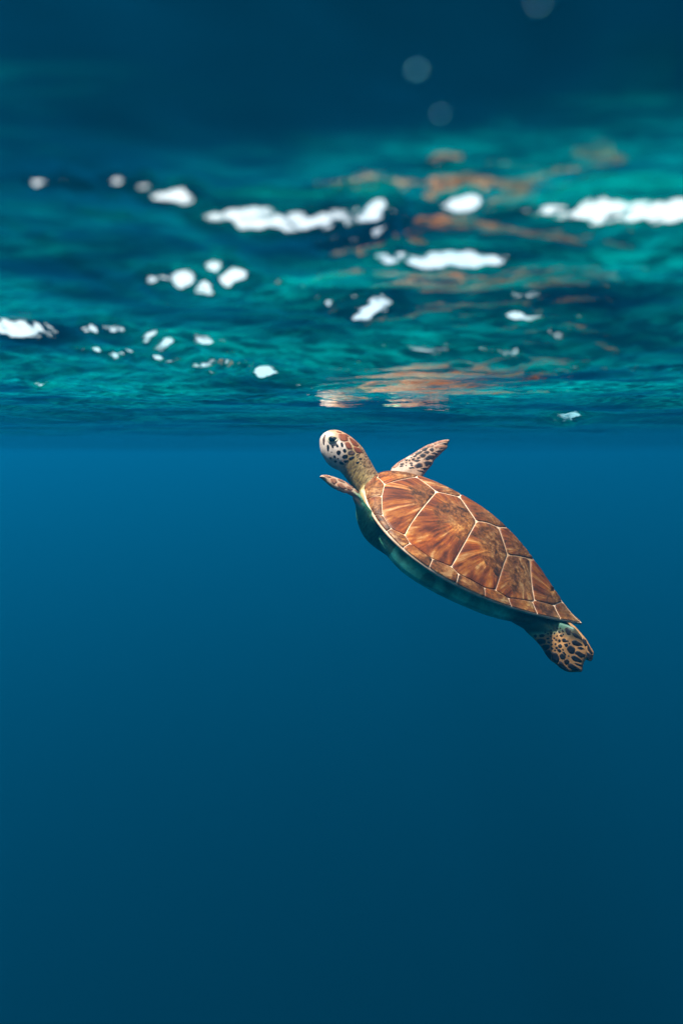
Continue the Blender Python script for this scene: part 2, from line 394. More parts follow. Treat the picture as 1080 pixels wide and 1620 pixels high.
D_RFd = [[[0.1998,-0.1845,0.09],[0.1968,-0.1879,0.0962],[0.1929,-0.1892,0.0986],[0.1931,-0.1852,0.0913],[0.1971,-0.1839,0.0889]],[[0.1873,-0.1886,0.0975],[0.1845,-0.1915,0.1027],[0.1802,-0.1904,0.1008],[0.1803,-0.1884,0.0971],[0.1846,-0.188,0.0964]],[[0.2065,-0.1774,0.0771],[0.2028,-0.1811,0.0838],[0.1982,-0.1826,0.0865],[0.1992,-0.1798,0.0815],[0.2033,-0.1765,0.0754]],[[0.1935,-0.1826,0.0866],[0.19,-0.1857,0.0922],[0.185,-0.1859,0.0926],[0.1862,-0.1836,0.0883]],[[0.1969,-0.1781,0.0784],[0.1941,-0.181,0.0836],[0.1881,-0.1815,0.0845],[0.188,-0.1786,0.0792],[0.1926,-0.1771,0.0765]],[[0.1844,-0.1773,0.0769],[0.1819,-0.1825,0.0864],[0.172,-0.1858,0.0923],[0.1717,-0.182,0.0854],[0.1782,-0.1784,0.0788]],[[0.1758,-0.1992,0.1168],[0.1683,-0.2037,0.1248],[0.165,-0.2043,0.1259],[0.1647,-0.2024,0.1225]],[[0.1721,-0.195,0.1092],[0.1668,-0.1982,0.115],[0.1637,-0.1988,0.1159],[0.1685,-0.1952,0.1095]],[[0.1744,-0.1904,0.1007],[0.1689,-0.1941,0.1075],[0.1654,-0.1943,0.1078],[0.1689,-0.1912,0.1022]],[[0.2017,-0.1697,0.0631],[0.1967,-0.1723,0.0678],[0.1911,-0.1732,0.0694],[0.1935,-0.17,0.0636]],[[0.1996,-0.1738,0.0705],[0.1966,-0.1758,0.0741],[0.1932,-0.1754,0.0734],[0.1963,-0.1734,0.0699]],[[0.2064,-0.1696,0.063],[0.2044,-0.1717,0.0668],[0.2016,-0.1717,0.0667],[0.203,-0.1693,0.0623]],[[0.2079,-0.1735,0.0701],[0.2048,-0.1755,0.0737],[0.2019,-0.1755,0.0736],[0.2045,-0.1732,0.0694]],[[0.1929,-0.1653,0.0551],[0.1895,-0.1698,0.0633],[0.184,-0.1706,0.0648],[0.1808,-0.1683,0.0605],[0.1866,-0.1649,0.0544]],[[0.2211,-0.1594,0.0444],[0.2163,-0.1615,0.0482],[0.2142,-0.1607,0.0468],[0.2182,-0.1587,0.0432]],[[0.219,-0.1572,0.0404],[0.215,-0.1592,0.044],[0.213,-0.1584,0.0426],[0.2163,-0.1566,0.0393]],[[0.2057,-0.165,0.0545],[0.2034,-0.1667,0.0577],[0.1997,-0.1664,0.0572],[0.2022,-0.1645,0.0536]],[[0.2017,-0.1634,0.0516],[0.1993,-0.1651,0.0548],[0.1966,-0.1646,0.0537],[0.1984,-0.1631,0.0511]],[[0.2004,-0.1604,0.0461],[0.1953,-0.1629,0.0508],[0.1906,-0.1629,0.0508],[0.1973,-0.1602,0.0457]],[[0.2102,-0.1606,0.0465],[0.208,-0.1617,0.0486],[0.207,-0.1603,0.046]],[[0.2139,-0.1633,0.0514],[0.2108,-0.1645,0.0536],[0.2108,-0.1631,0.0511]],[[0.2171,-0.1656,0.0557],[0.2147,-0.1674,0.0589],[0.2127,-0.1666,0.0574],[0.2142,-0.1649,0.0544]],[[0.2114,-0.167,0.0582],[0.2087,-0.1686,0.061],[0.2072,-0.1667,0.0577]],[[0.2113,-0.1705,0.0645],[0.2085,-0.1719,0.067],[0.2076,-0.1705,0.0646]]]
D_RFg = [[[0.1802,-0.1855,0.0918],[0.1768,-0.1886,0.0975],[0.1662,-0.1906,0.1011],[0.1692,-0.1872,0.0949]],[[0.1829,-0.1734,0.0698],[0.1782,-0.1769,0.0762],[0.1674,-0.1795,0.0809],[0.1666,-0.1768,0.076],[0.1731,-0.1718,0.0668]],[[0.1805,-0.166,0.0563],[0.1744,-0.1699,0.0634],[0.1674,-0.1717,0.0667],[0.1712,-0.1675,0.0592]],[[0.1852,-0.1625,0.0499],[0.1743,-0.1656,0.0556],[0.1697,-0.1661,0.0566],[0.1702,-0.1644,0.0534],[0.1781,-0.1628,0.0506]]]
D_nR = [0.0,0.87622,0.48192]
D_LFo = [[0.2741,0.2415,0.0414],[0.2752,0.2271,0.0422],[0.2716,0.2065,0.0413],[0.2619,0.1807,0.0382],[0.253,0.1603,0.0352],[0.2428,0.1462,0.0315],[0.2297,0.1332,0.0266],[0.2201,0.131,0.0228],[0.2094,0.1311,0.0186],[0.2014,0.1371,0.0152],[0.2126,0.143,0.0195],[0.2195,0.1511,0.0221],[0.2305,0.1683,0.026],[0.2325,0.1819,0.0264],[0.2398,0.1967,0.0289],[0.2492,0.215,0.0321],[0.2588,0.2239,0.0357],[0.2704,0.2286,0.0402]]
D_nL = [-0.37176,0.0265,0.92795]
D_LFb = [[[0.2741,0.2292,0.0417],[0.2705,0.2086,0.0408],[0.2646,0.2042,0.0386],[0.2654,0.2167,0.0386],[0.2712,0.2251,0.0407]],[[0.2641,0.2134,0.0381],[0.2603,0.1923,0.0372],[0.2538,0.1972,0.0345],[0.2523,0.2126,0.0335],[0.2582,0.217,0.0357]],[[0.2586,0.1831,0.0368],[0.2566,0.1702,0.0364],[0.251,0.1644,0.0343],[0.2464,0.1654,0.0324],[0.2498,0.1757,0.0335],[0.2548,0.1867,0.0352]],[[0.2517,0.2015,0.0335],[0.2499,0.1841,0.0333],[0.2433,0.1806,0.0308],[0.2378,0.1749,0.0287],[0.2386,0.1906,0.0286],[0.2469,0.2031,0.0315]],[[0.2497,0.1585,0.0339],[0.242,0.148,0.0311],[0.2327,0.1407,0.0276],[0.2329,0.1495,0.0274],[0.2436,0.1581,0.0315]],[[0.2416,0.1713,0.0303],[0.2375,0.1577,0.0291],[0.2307,0.1542,0.0265],[0.2309,0.1628,0.0263],[0.2356,0.1752,0.0278]],[[0.23,0.1465,0.0264],[0.2269,0.1347,0.0255],[0.2207,0.1343,0.023],[0.2227,0.1441,0.0235]]]
D_arm = [[0.2514,0.14,0.0103],[0.2255,0.1325,-0.0011],[0.2079,0.1269,-0.011],[0.1935,0.1209,-0.0247],[0.1743,0.1138,-0.0399],[0.1458,0.1096,-0.037],[0.1416,0.1145,-0.0148],[0.1697,0.1257,0.0101],[0.1921,0.1314,0.0167],[0.2144,0.137,0.0233],[0.2358,0.1392,0.0177]]
D_RRo = [[-0.1294,0.0475,-0.0307],[-0.1487,0.0498,-0.0403],[-0.1624,0.0515,-0.044],[-0.1805,0.0537,-0.0461],[-0.1961,0.0555,-0.0502],[-0.2102,0.0572,-0.0575],[-0.2236,0.0588,-0.0611],[-0.2322,0.0599,-0.0603],[-0.2442,0.0613,-0.0619],[-0.2544,0.0625,-0.0609],[-0.2625,0.0635,-0.0567],[-0.2689,0.0643,-0.0501],[-0.2761,0.0651,-0.0447],[-0.276,0.0651,-0.0413],[-0.2722,0.0647,-0.0362],[-0.2692,0.0643,-0.0263],[-0.2689,0.0643,-0.0165],[-0.2631,0.0636,-0.0091],[-0.2555,0.0627,-0.003],[-0.2467,0.0616,0.0021],[-0.2418,0.061,0.0082],[-0.2312,0.0597,0.012],[-0.2201,0.0584,0.0153],[-0.185,0.033,-0.004],[-0.14,0.05,-0.006]]
D_nA = [0.11915,0.99288,0.0]
D_RRd = [[[-0.1833,0.054,-0.0419],[-0.1873,0.0545,-0.0367],[-0.1942,0.0553,-0.0333],[-0.1967,0.0556,-0.0384],[-0.1914,0.055,-0.0457],[-0.1862,0.0543,-0.0457]],[[-0.1965,0.0556,-0.0478],[-0.1981,0.0558,-0.042],[-0.2043,0.0565,-0.0375],[-0.2076,0.0569,-0.041],[-0.2053,0.0566,-0.0501],[-0.2008,0.0561,-0.0516]],[[-0.2066,0.0568,-0.0521],[-0.2109,0.0573,-0.0446],[-0.2171,0.0581,-0.0499],[-0.2223,0.0587,-0.0591],[-0.2154,0.0578,-0.0584],[-0.2095,0.0571,-0.0559]],[[-0.2171,0.0581,-0.0458],[-0.224,0.0589,-0.0423],[-0.2314,0.0598,-0.0466],[-0.2331,0.06,-0.0534],[-0.2295,0.0595,-0.0604],[-0.2242,0.0589,-0.0565]],[[-0.2349,0.0602,-0.0602],[-0.2368,0.0604,-0.0494],[-0.2491,0.0619,-0.0528],[-0.2599,0.0632,-0.0555],[-0.2552,0.0626,-0.0592],[-0.2446,0.0613,-0.061]],[[-0.2523,0.0623,-0.0482],[-0.2526,0.0623,-0.0418],[-0.2611,0.0633,-0.0411],[-0.2721,0.0647,-0.0414],[-0.274,0.0649,-0.0435],[-0.2648,0.0638,-0.052]],[[-0.2411,0.0609,-0.0449],[-0.2435,0.0612,-0.0389],[-0.2483,0.0618,-0.0402],[-0.249,0.0619,-0.0458],[-0.2456,0.0615,-0.0475]],[[-0.2299,0.0596,-0.0417],[-0.2307,0.0597,-0.0359],[-0.238,0.0606,-0.0362],[-0.2389,0.0607,-0.0416],[-0.2343,0.0601,-0.0442]],[[-0.2329,0.0599,-0.023],[-0.234,0.0601,-0.015],[-0.2429,0.0612,-0.015],[-0.2456,0.0615,-0.023],[-0.2404,0.0609,-0.0261]],[[-0.2476,0.0617,-0.0315],[-0.2494,0.0619,-0.0261],[-0.2579,0.0629,-0.0254],[-0.264,0.0637,-0.0265],[-0.2625,0.0635,-0.0297],[-0.2542,0.0625,-0.0334]],[[-0.2479,0.0617,-0.0212],[-0.2502,0.062,-0.0152],[-0.2648,0.0638,-0.0138],[-0.2665,0.064,-0.0174],[-0.2589,0.0631,-0.0215]],[[-0.2456,0.0615,-0.0109],[-0.2488,0.0619,-0.0063],[-0.2563,0.0628,-0.0064],[-0.2514,0.0622,-0.0103]],[[-0.2324,0.0599,-0.0072],[-0.2352,0.0602,-0.002],[-0.2457,0.0615,-0.0017],[-0.2489,0.0619,-0.0032],[-0.2428,0.0611,-0.0081],[-0.2368,0.0604,-0.0098]],[[-0.2109,0.0573,0.0021],[-0.2131,0.0576,0.0068],[-0.2195,0.0583,0.0068],[-0.2224,0.0587,0.001],[-0.2188,0.0583,-0.0018]],[[-0.2224,0.0587,0.0051],[-0.2282,0.0594,0.0085],[-0.2398,0.0608,0.0066],[-0.2418,0.061,0.0047],[-0.2321,0.0599,0.0026]],[[-0.217,0.058,-0.0153],[-0.2195,0.0583,-0.0109],[-0.2252,0.059,-0.0119],[-0.2239,0.0589,-0.0149],[-0.2204,0.0584,-0.0177]],[[-0.2244,0.0589,-0.0196],[-0.2276,0.0593,-0.015],[-0.2308,0.0597,-0.0176],[-0.2292,0.0595,-0.0215]],[[-0.2174,0.0581,-0.0282],[-0.219,0.0583,-0.0238],[-0.2232,0.0588,-0.0246],[-0.2237,0.0588,-0.0282],[-0.2203,0.0584,-0.0299]],[[-0.2201,0.0584,-0.0352],[-0.2224,0.0587,-0.0317],[-0.2271,0.0592,-0.0327],[-0.2258,0.0591,-0.0368]],[[-0.257,0.0628,-0.0362],[-0.262,0.0634,-0.0342],[-0.2687,0.0642,-0.0328],[-0.2695,0.0643,-0.0353],[-0.2621,0.0635,-0.0372]],[[-0.2299,0.0596,-0.0335],[-0.2319,0.0598,-0.0309],[-0.2379,0.0605,-0.0332],[-0.2361,0.0603,-0.0346]],[[-0.1819,0.0538,-0.0327],[-0.1842,0.0541,-0.0279],[-0.1887,0.0546,-0.0264],[-0.1887,0.0546,-0.0305],[-0.1847,0.0542,-0.0342]],[[-0.1744,0.0529,-0.0396],[-0.1755,0.0531,-0.0357],[-0.1791,0.0535,-0.036],[-0.1789,0.0535,-0.0408]]]
D_RRs = [[[-0.2108,0.0573,-0.0293],[-0.2111,0.0573,-0.027],[-0.2138,0.0577,-0.027],[-0.2139,0.0577,-0.0299]],[[-0.2094,0.0571,-0.0396],[-0.2111,0.0573,-0.0366],[-0.214,0.0577,-0.037],[-0.2136,0.0576,-0.0404]],[[-0.1988,0.0559,-0.0347],[-0.2004,0.056,-0.0315],[-0.2041,0.0565,-0.0316],[-0.2032,0.0564,-0.0343]],[[-0.2038,0.0565,-0.0105],[-0.2045,0.0565,-0.0074],[-0.2078,0.0569,-0.0074],[-0.2075,0.0569,-0.0106]],[[-0.2093,0.0571,-0.0133],[-0.2112,0.0573,-0.0093],[-0.2149,0.0578,-0.0099],[-0.213,0.0576,-0.0134]],[[-0.2074,0.0569,-0.0036],[-0.2084,0.057,-0.0009],[-0.2117,0.0574,-0.0023],[-0.2104,0.0572,-0.0054]],[[-0.2125,0.0575,-0.0209],[-0.2128,0.0575,-0.0178],[-0.2164,0.058,-0.0188],[-0.2161,0.0579,-0.0221]],[[-0.2157,0.0579,-0.034],[-0.2165,0.058,-0.0311],[-0.2198,0.0584,-0.0313],[-0.2188,0.0583,-0.0346]],[[-0.1941,0.0553,-0.0303],[-0.1954,0.0555,-0.0268],[-0.199,0.0559,-0.026],[-0.1976,0.0557,-0.03]],[[-0.1984,0.0558,-0.0077],[-0.1993,0.0559,-0.005],[-0.2018,0.0562,-0.0054],[-0.201,0.0561,-0.0081]],[[-0.1989,0.0559,-0.0154],[-0.1994,0.0559,-0.0129],[-0.2015,0.0562,-0.0133],[-0.2011,0.0561,-0.016]],[[-0.1942,0.0553,-0.018],[-0.1951,0.0554,-0.0153],[-0.1977,0.0557,-0.0159],[-0.1969,0.0556,-0.0185]],[[-0.1904,0.0549,-0.022],[-0.1914,0.055,-0.0192],[-0.1936,0.0552,-0.0199],[-0.1929,0.0552,-0.0225]],[[-0.2033,0.0564,-0.0221],[-0.2038,0.0565,-0.0196],[-0.2061,0.0567,-0.0202],[-0.2055,0.0567,-0.0227]],[[-0.2051,0.0566,-0.0166],[-0.2058,0.0567,-0.0144],[-0.2079,0.057,-0.0148],[-0.2074,0.0569,-0.0172]],[[-0.2031,0.0564,-0.0273],[-0.2035,0.0564,-0.0251],[-0.2058,0.0567,-0.0253],[-0.2053,0.0566,-0.0278]],[[-0.2065,0.0568,-0.0338],[-0.2073,0.0569,-0.0315],[-0.2098,0.0572,-0.0319],[-0.2088,0.0571,-0.0343]],[[-0.2074,0.0569,-0.0228],[-0.2082,0.057,-0.0206],[-0.2104,0.0573,-0.0213],[-0.2097,0.0572,-0.0235]],[[-0.2122,0.0575,-0.008],[-0.213,0.0576,-0.006],[-0.215,0.0578,-0.0064],[-0.2145,0.0577,-0.0088]],[[-0.2164,0.058,-0.0392],[-0.2172,0.0581,-0.0371],[-0.2195,0.0583,-0.0377],[-0.2189,0.0583,-0.0402]],[[-0.2265,0.0592,-0.0297],[-0.2272,0.0593,-0.0275],[-0.2297,0.0596,-0.0284],[-0.2289,0.0595,-0.0306]],[[-0.2244,0.0589,-0.0115],[-0.225,0.059,-0.0094],[-0.2272,0.0593,-0.0101],[-0.2268,0.0592,-0.0121]],[[-0.2406,0.0609,-0.0331],[-0.2411,0.0609,-0.031],[-0.2434,0.0612,-0.0317],[-0.2429,0.0611,-0.0337]],[[-0.191,0.0549,-0.0145],[-0.1919,0.055,-0.012],[-0.1944,0.0553,-0.0124],[-0.1934,0.0552,-0.0148]],[[-0.185,0.0542,-0.0221],[-0.186,0.0543,-0.0198],[-0.1883,0.0546,-0.0204],[-0.1871,0.0545,-0.0225]],[[-0.2021,0.0563,-0.0038],[-0.2027,0.0563,-0.0015],[-0.2048,0.0566,-0.0019],[-0.2043,0.0565,-0.0038]],[[-0.229,0.0595,-0.0129],[-0.2301,0.0596,-0.0111],[-0.2319,0.0598,-0.012],[-0.2311,0.0597,-0.0143]],[[-0.1967,0.0556,-0.0232],[-0.1974,0.0557,-0.021],[-0.1997,0.056,-0.0216],[-0.1992,0.0559,-0.0236]]]
D_RBo = [[-0.2105,-0.0534,-0.0102],[-0.2226,-0.0502,-0.0109],[-0.2403,-0.0458,-0.0113],[-0.2541,-0.042,-0.0147],[-0.2699,-0.0377,-0.0184],[-0.2819,-0.034,-0.0251],[-0.2921,-0.0311,-0.0291],[-0.295,-0.0298,-0.0349],[-0.2988,-0.0277,-0.0462],[-0.2908,-0.0293,-0.0498],[-0.2764,-0.0331,-0.0482],[-0.2536,-0.0396,-0.0399],[-0.2318,-0.046,-0.0305],[-0.2126,-0.0513,-0.0251]]
D_RBd = [[[-0.2747,-0.0361,-0.0228],[-0.2807,-0.0342,-0.0261],[-0.2903,-0.0314,-0.0306],[-0.2885,-0.0315,-0.0337],[-0.28,-0.0339,-0.0308]],[[-0.2814,-0.0331,-0.0358],[-0.289,-0.0312,-0.0358],[-0.2929,-0.0303,-0.0346],[-0.2966,-0.0286,-0.0429],[-0.2906,-0.0297,-0.0468]],[[-0.2631,-0.0392,-0.0197],[-0.2691,-0.0377,-0.0201],[-0.2749,-0.0358,-0.0246],[-0.2727,-0.036,-0.0284],[-0.2646,-0.0384,-0.0248]]]
D_frame = [[0.23764,1.49014,-0.28154],[-0.824306,0.188074,0.533993],[-0.285161,-0.952751,-0.104631],[0.489084,-0.238522,0.83899]]
D_prm = [739.61667,881.30181,1.5,0.57483,-0.1892,0.24531,0.4745,0.19155,0.65073,1.05442,0.09393,2.99956,0.03398,0.01386,0.82633]

# ------------------------------------------------------------------ the turtle
C0, FX, LY, UZ = (np.array(v) for v in D_frame)
PRM = D_prm

def build_outline():
    L, W, a, b = PRM[6:10]
    u = np.linspace(-1, 1, 400)
    w = (1 - u) ** a * (1 + u) ** b
    w = w / w.max() * W
    x = u * L / 2
    X = np.concatenate([x, x[::-1]]); Y = np.concatenate([w, -w[::-1]])
    ang = np.arctan2(Y, X - PRM[12]); r = np.hypot(Y, X - PRM[12])
    o = np.argsort(ang)
    return ang[o], r[o]
OANG, ORAD = build_outline()

def shell_q(q):
    """Point of the carapace for a point q of the unit disc (front at +x)."""
    q = np.asarray(q, float)
    t = np.minimum(np.hypot(q[..., 0], q[..., 1]), 1.0)
    th = np.arctan2(q[..., 1], q[..., 0])
    rr = np.interp(th, OANG, ORAD, period=2 * np.pi)
    mm = 1 + (PRM[11] - 1) * np.clip(-np.cos(th), 0, 1) ** 2
    g = np.sin(t * np.pi / 2); h = np.cos(t * np.pi / 2)
    x = PRM[12] + rr * g * np.cos(th); y = rr * g * np.sin(th)
    z = PRM[10] * np.clip(h, 0, 1) ** mm * (1 - PRM[14] * (np.sqrt(y * y + .012 ** 2) - .012) / PRM[7])
    z = z + PRM[13] * ((PRM[12] + rr * np.cos(th)) / (PRM[6] / 2)) ** 2 * g ** 2
    return np.stack([x, y, z], -1)

def shell_n(q, e=2e-3):
    q = np.asarray(q, float)
    q = q * np.minimum(1, .985 / (np.hypot(q[..., 0], q[..., 1])[..., None] + 1e-9))
    a = shell_q(q + (e, 0)) - shell_q(q - (e, 0)); b = shell_q(q + (0, e)) - shell_q(q - (0, e))
    return nz(np.cross(a, b))

# ---- materials of the animal
HORN_TINT = (1.0, 0.72, 0.60)
def scute_material():
    m, nt, out = new_mat('scute_horn')
    at = N(nt, 'ShaderNodeAttribute', _attribute_name='ray')
    oi = N(nt, 'ShaderNodeObjectInfo')
    tc = N(nt, 'ShaderNodeTexCoord')
    vn = nt.nodes.new('ShaderNodeVectorMath'); vn.operation = 'NORMALIZE'
    nt.links.new(at.outputs['Vector'], vn.inputs[0])
    ln = nt.nodes.new('ShaderNodeVectorMath'); ln.operation = 'LENGTH'
    nt.links.new(at.outputs['Vector'], ln.inputs[0])
    def streak(scale, rscale, seed, detail=4.0):
        sc = nt.nodes.new('ShaderNodeVectorMath'); sc.operation = 'SCALE'
        sc.inputs['Scale'].default_value = scale
        nt.links.new(vn.outputs[0], sc.inputs[0])
        cb = N(nt, 'ShaderNodeCombineXYZ')
        nt.links.new(math_n(nt, 'MULTIPLY', ln.outputs['Value'], rscale), cb.inputs[2])
        nt.links.new(math_n(nt, 'MULTIPLY', oi.outputs['Random'], 37.0 + seed), cb.inputs[0])
        ad = nt.nodes.new('ShaderNodeVectorMath'); ad.operation = 'ADD'
        nt.links.new(sc.outputs[0], ad.inputs[0]); nt.links.new(cb.outputs[0], ad.inputs[1])
        n = N(nt, 'ShaderNodeTexNoise', Scale=1.0, Detail=detail, Roughness=0.62, Distortion=0.25)
        nt.links.new(ad.outputs[0], n.inputs['Vector'])
        return n.outputs[0]
    s1 = streak(4.5, 14.0, 1.0)
    s2 = streak(11.0, 22.0, 5.0, 3.0)
    bl = N(nt, 'ShaderNodeTexNoise', Scale=32.0, Detail=6.0, Roughness=0.7, Distortion=0.8)
    nt.links.new(tc.outputs['Object'], bl.inputs['Vector'])
    fine = N(nt, 'ShaderNodeTexNoise', Scale=190.0, Detail=4.0, Roughness=0.7)
    nt.links.new(tc.outputs['Object'], fine.inputs['Vector'])
    st = math_n(nt, 'ADD', math_n(nt, 'MULTIPLY', s1, 0.66), math_n(nt, 'MULTIPLY', s2, 0.34))
    st = math_n(nt, 'ADD', st, math_n(nt, 'MULTIPLY', math_n(nt, 'SUBTRACT', fine.outputs[0], 0.5), 0.10))
    rays = ramp(nt, st, [(0.33, (0.016, 0.005, 0.0025)), (0.42, (0.060, 0.016, 0.005)), (0.50, (0.135, 0.036, 0.009)),
                         (0.56, (0.21, 0.075, 0.016)), (0.60, (0.29, 0.16, 0.085)), (0.68, (0.38, 0.26, 0.17))])
    # towards its growth centre a scute is mottled, worn and greyer
    wear = math_n(nt, 'ADD', math_n(nt, 'MULTIPLY', bl.outputs[0], 0.7), math_n(nt, 'MULTIPLY', fine.outputs[0], 0.3))
    mott = ramp(nt, wear, [(0.38, (0.022, 0.010, 0.005)), (0.46, (0.085, 0.032, 0.011)), (0.52, (0.16, 0.070, 0.026)), (0.57, (0.27, 0.18, 0.11)), (0.68, (0.40, 0.31, 0.22))])
    far = math_n(nt, 'ADD', math_n(nt, 'MULTIPLY', ln.outputs['Value'], 13.0), math_n(nt, 'MULTIPLY', math_n(nt, 'SUBTRACT', bl.outputs[0], 0.5), 2.6))
    ff = ramp(nt, far, [(0.40, (0, 0, 0)), (0.85, (1, 1, 1))])
    c = mixc(nt, ff, mott, rays)
    # the rear of the shell is browner and duller
    sx = N(nt, 'ShaderNodeSeparateXYZ')
    nt.links.new(tc.outputs['Object'], sx.inputs[0])
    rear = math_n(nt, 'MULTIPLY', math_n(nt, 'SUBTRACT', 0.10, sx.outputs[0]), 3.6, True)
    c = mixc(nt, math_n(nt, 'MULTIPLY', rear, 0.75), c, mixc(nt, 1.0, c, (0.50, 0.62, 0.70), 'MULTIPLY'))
    big = N(nt, 'ShaderNodeTexNoise', Scale=17.0, Detail=3.0)
    nt.links.new(tc.outputs['Object'], big.inputs['Vector'])
    gold = ramp(nt, big.outputs[0], [(0.52, (0, 0, 0)), (0.66, (0.7, 0.7, 0.7))])
    c = mixc(nt, gold, c, mixc(nt, 1.0, c, (1.5, 1.25, 0.7), 'MULTIPLY'))
    c = mixc(nt, 1.0, c, (1.0, 0.72, 0.50), 'MULTIPLY')
    p = N(nt, 'ShaderNodeBsdfPrincipled', Roughness=0.5)
    p.inputs['Specular IOR Level'].default_value = 0.12
    nt.links.new(c, p.inputs['Base Color'])
    b = N(nt, 'ShaderNodeBump', Strength=0.5, Distance=0.0012)
    nt.links.new(st, b.inputs['Height'])
    nt.links.new(b.outputs[0], p.inputs['Normal'])
    nt.links.new(p.outputs[0], out.inputs['Surface'])
    return m

def seam_material():
    m, nt, out = new_mat('pale_seam')
    tc = N(nt, 'ShaderNodeTexCoord')
    n1 = N(nt, 'ShaderNodeTexNoise', Scale=60.0, Detail=4.0)
    nt.links.new(tc.outputs['Object'], n1.inputs['Vector'])
    sx = N(nt, 'ShaderNodeSeparateXYZ')
    nt.links.new(tc.outputs['Object'], sx.inputs[0])
    c = ramp(nt, n1.outputs[0], [(0.3, (0.42, 0.30, 0.20)), (0.6, (0.66, 0.52, 0.42))])
    rear = math_n(nt, 'MULTIPLY', math_n(nt, 'SUBTRACT', 0.06, sx.outputs[0]), 5.0, True)
    inner = math_n(nt, 'MULTIPLY', math_n(nt, 'SUBTRACT', sx.outputs[2], 0.025), 40.0, True)
    c = mixc(nt, math_n(nt, 'MULTIPLY', rear, inner), c, (0.17, 0.095, 0.03))
    c = mixc(nt, 1.0, c, HORN_TINT, 'MULTIPLY')
    p = N(nt, 'ShaderNodeBsdfPrincipled', Roughness=0.6)
    nt.links.new(c, p.inputs['Base Color'])
    nt.links.new(p.outputs[0], out.inputs['Surface'])
    return m

def skin_material():
    m, nt, out = new_mat('turtle_skin')
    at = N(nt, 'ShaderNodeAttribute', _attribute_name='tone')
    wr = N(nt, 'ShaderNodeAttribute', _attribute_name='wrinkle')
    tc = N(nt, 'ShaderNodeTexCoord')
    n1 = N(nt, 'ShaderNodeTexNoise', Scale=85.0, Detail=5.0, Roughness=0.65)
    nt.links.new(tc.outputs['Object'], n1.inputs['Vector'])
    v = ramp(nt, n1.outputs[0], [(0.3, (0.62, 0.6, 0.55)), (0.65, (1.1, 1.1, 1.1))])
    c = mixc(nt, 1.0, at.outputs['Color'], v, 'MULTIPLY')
    mp = N(nt, 'ShaderNodeMapping')
    mp.inputs['Rotation'].default_value = (0, R(22), 0)
    mp.inputs['Scale'].default_value = (330.0, 75.0, 75.0)
    nt.links.new(tc.outputs['Object'], mp.inputs['Vector'])
    n2 = N(nt, 'ShaderNodeTexNoise', Scale=1.0, Detail=3.0, Roughness=0.6, Distortion=0.8)
    nt.links.new(mp.outputs[0], n2.inputs['Vector'])
    crease = ramp(nt, n2.outputs[0], [(0.40, (0.30, 0.22, 0.12)), (0.52, (1, 1, 1))])
    c = mixc(nt, math_n(nt, 'MULTIPLY', wr.outputs['Fac'], 0.9), c, mixc(nt, 1.0, c, crease, 'MULTIPLY'))
    c = mixc(nt, 1.0, c, HORN_TINT, 'MULTIPLY')
    p = N(nt, 'ShaderNodeBsdfPrincipled', Roughness=0.5)
    p.inputs['Specular IOR Level'].default_value = 0.3
    p.inputs['Subsurface Weight'].default_value = 0.0
    nt.links.new(c, p.inputs['Base Color'])
    b = N(nt, 'ShaderNodeBump', Distance=0.0016)
    nt.links.new(math_n(nt, 'ADD', 0.12, math_n(nt, 'MULTIPLY', wr.outputs['Fac'], 0.6)), b.inputs['Strength'])
    nt.links.new(n2.outputs[0], b.inputs['Height'])
    nt.links.new(b.outputs[0], p.inputs['Normal'])
    nt.links.new(p.outputs[0], out.inputs['Surface'])
    return m

def scale_material(name, lo, hi, edge, rough=0.55, amt=.5, start=.6):
    """A horny scale: dark or brown centre, paler towards its rim (attribute 'rim' is 1 at the rim)."""
    m, nt, out = new_mat(name)
    at = N(nt, 'ShaderNodeAttribute', _attribute_name='rim')
    tc = N(nt, 'ShaderNodeTexCoord')
    n1 = N(nt, 'ShaderNodeTexNoise', Scale=130.0, Detail=5.0, Roughness=0.65)
    nt.links.new(tc.outputs['Object'], n1.inputs['Vector'])
    c = ramp(nt, n1.outputs[0], [(0.35, lo), (0.65, hi)])
    f = ramp(nt, at.outputs['Fac'], [(start, (0, 0, 0)), (1.0, (1, 1, 1))])
    c = mixc(nt, math_n(nt, 'MULTIPLY', f, amt), c, edge)
    c = mixc(nt, 1.0, c, HORN_TINT, 'MULTIPLY')
    p = N(nt, 'ShaderNodeBsdfPrincipled', Roughness=rough)
    p.inputs['Specular IOR Level'].default_value = 0.12
    nt.links.new(c, p.inputs['Base Color'])
    nt.links.new(p.outputs[0], out.inputs['Surface'])
    return m

M_SCUTE = scute_material()
M_SEAM = seam_material()
M_SKIN = skin_material()
M_BROWN = scale_material('brown_scale', (0.075, 0.020, 0.007), (0.17, 0.050, 0.014), (0.16, 0.055, 0.02))
M_DARK = scale_material('dark_scale', (0.003, 0.003, 0.005), (0.012, 0.010, 0.013), (0.035, 0.026, 0.022))
M_SLATE = scale_material('slate_scale', (0.02, 0.017, 0.02), (0.09, 0.062, 0.055), (0.13, 0.08, 0.06))
M_BLADE = scale_material('blade_scale', (0.006, 0.006, 0.010), (0.03, 0.024, 0.026), (0.20, 0.125, 0.095), amt=.8, start=.35)
M_TAN = scale_material('tan_scale', (0.16, 0.07, 0.04), (0.30, 0.17, 0.12), (0.26, 0.15, 0.10))

turtle = bpy.data.objects.new('sea_turtle', None)
turtle.empty_display_size = 0.1
col.objects.link(turtle)
turtle.matrix_world = Matrix(((FX[0], LY[0], UZ[0], C0[0]), (FX[1], LY[1], UZ[1], C0[1]), (FX[2], LY[2], UZ[2], C0[2]), (0, 0, 0, 1)))
turtle['label'] = 'young brown-shelled sea turtle rising with its spotted head at the surface'
turtle['category'] = 'sea turtle'

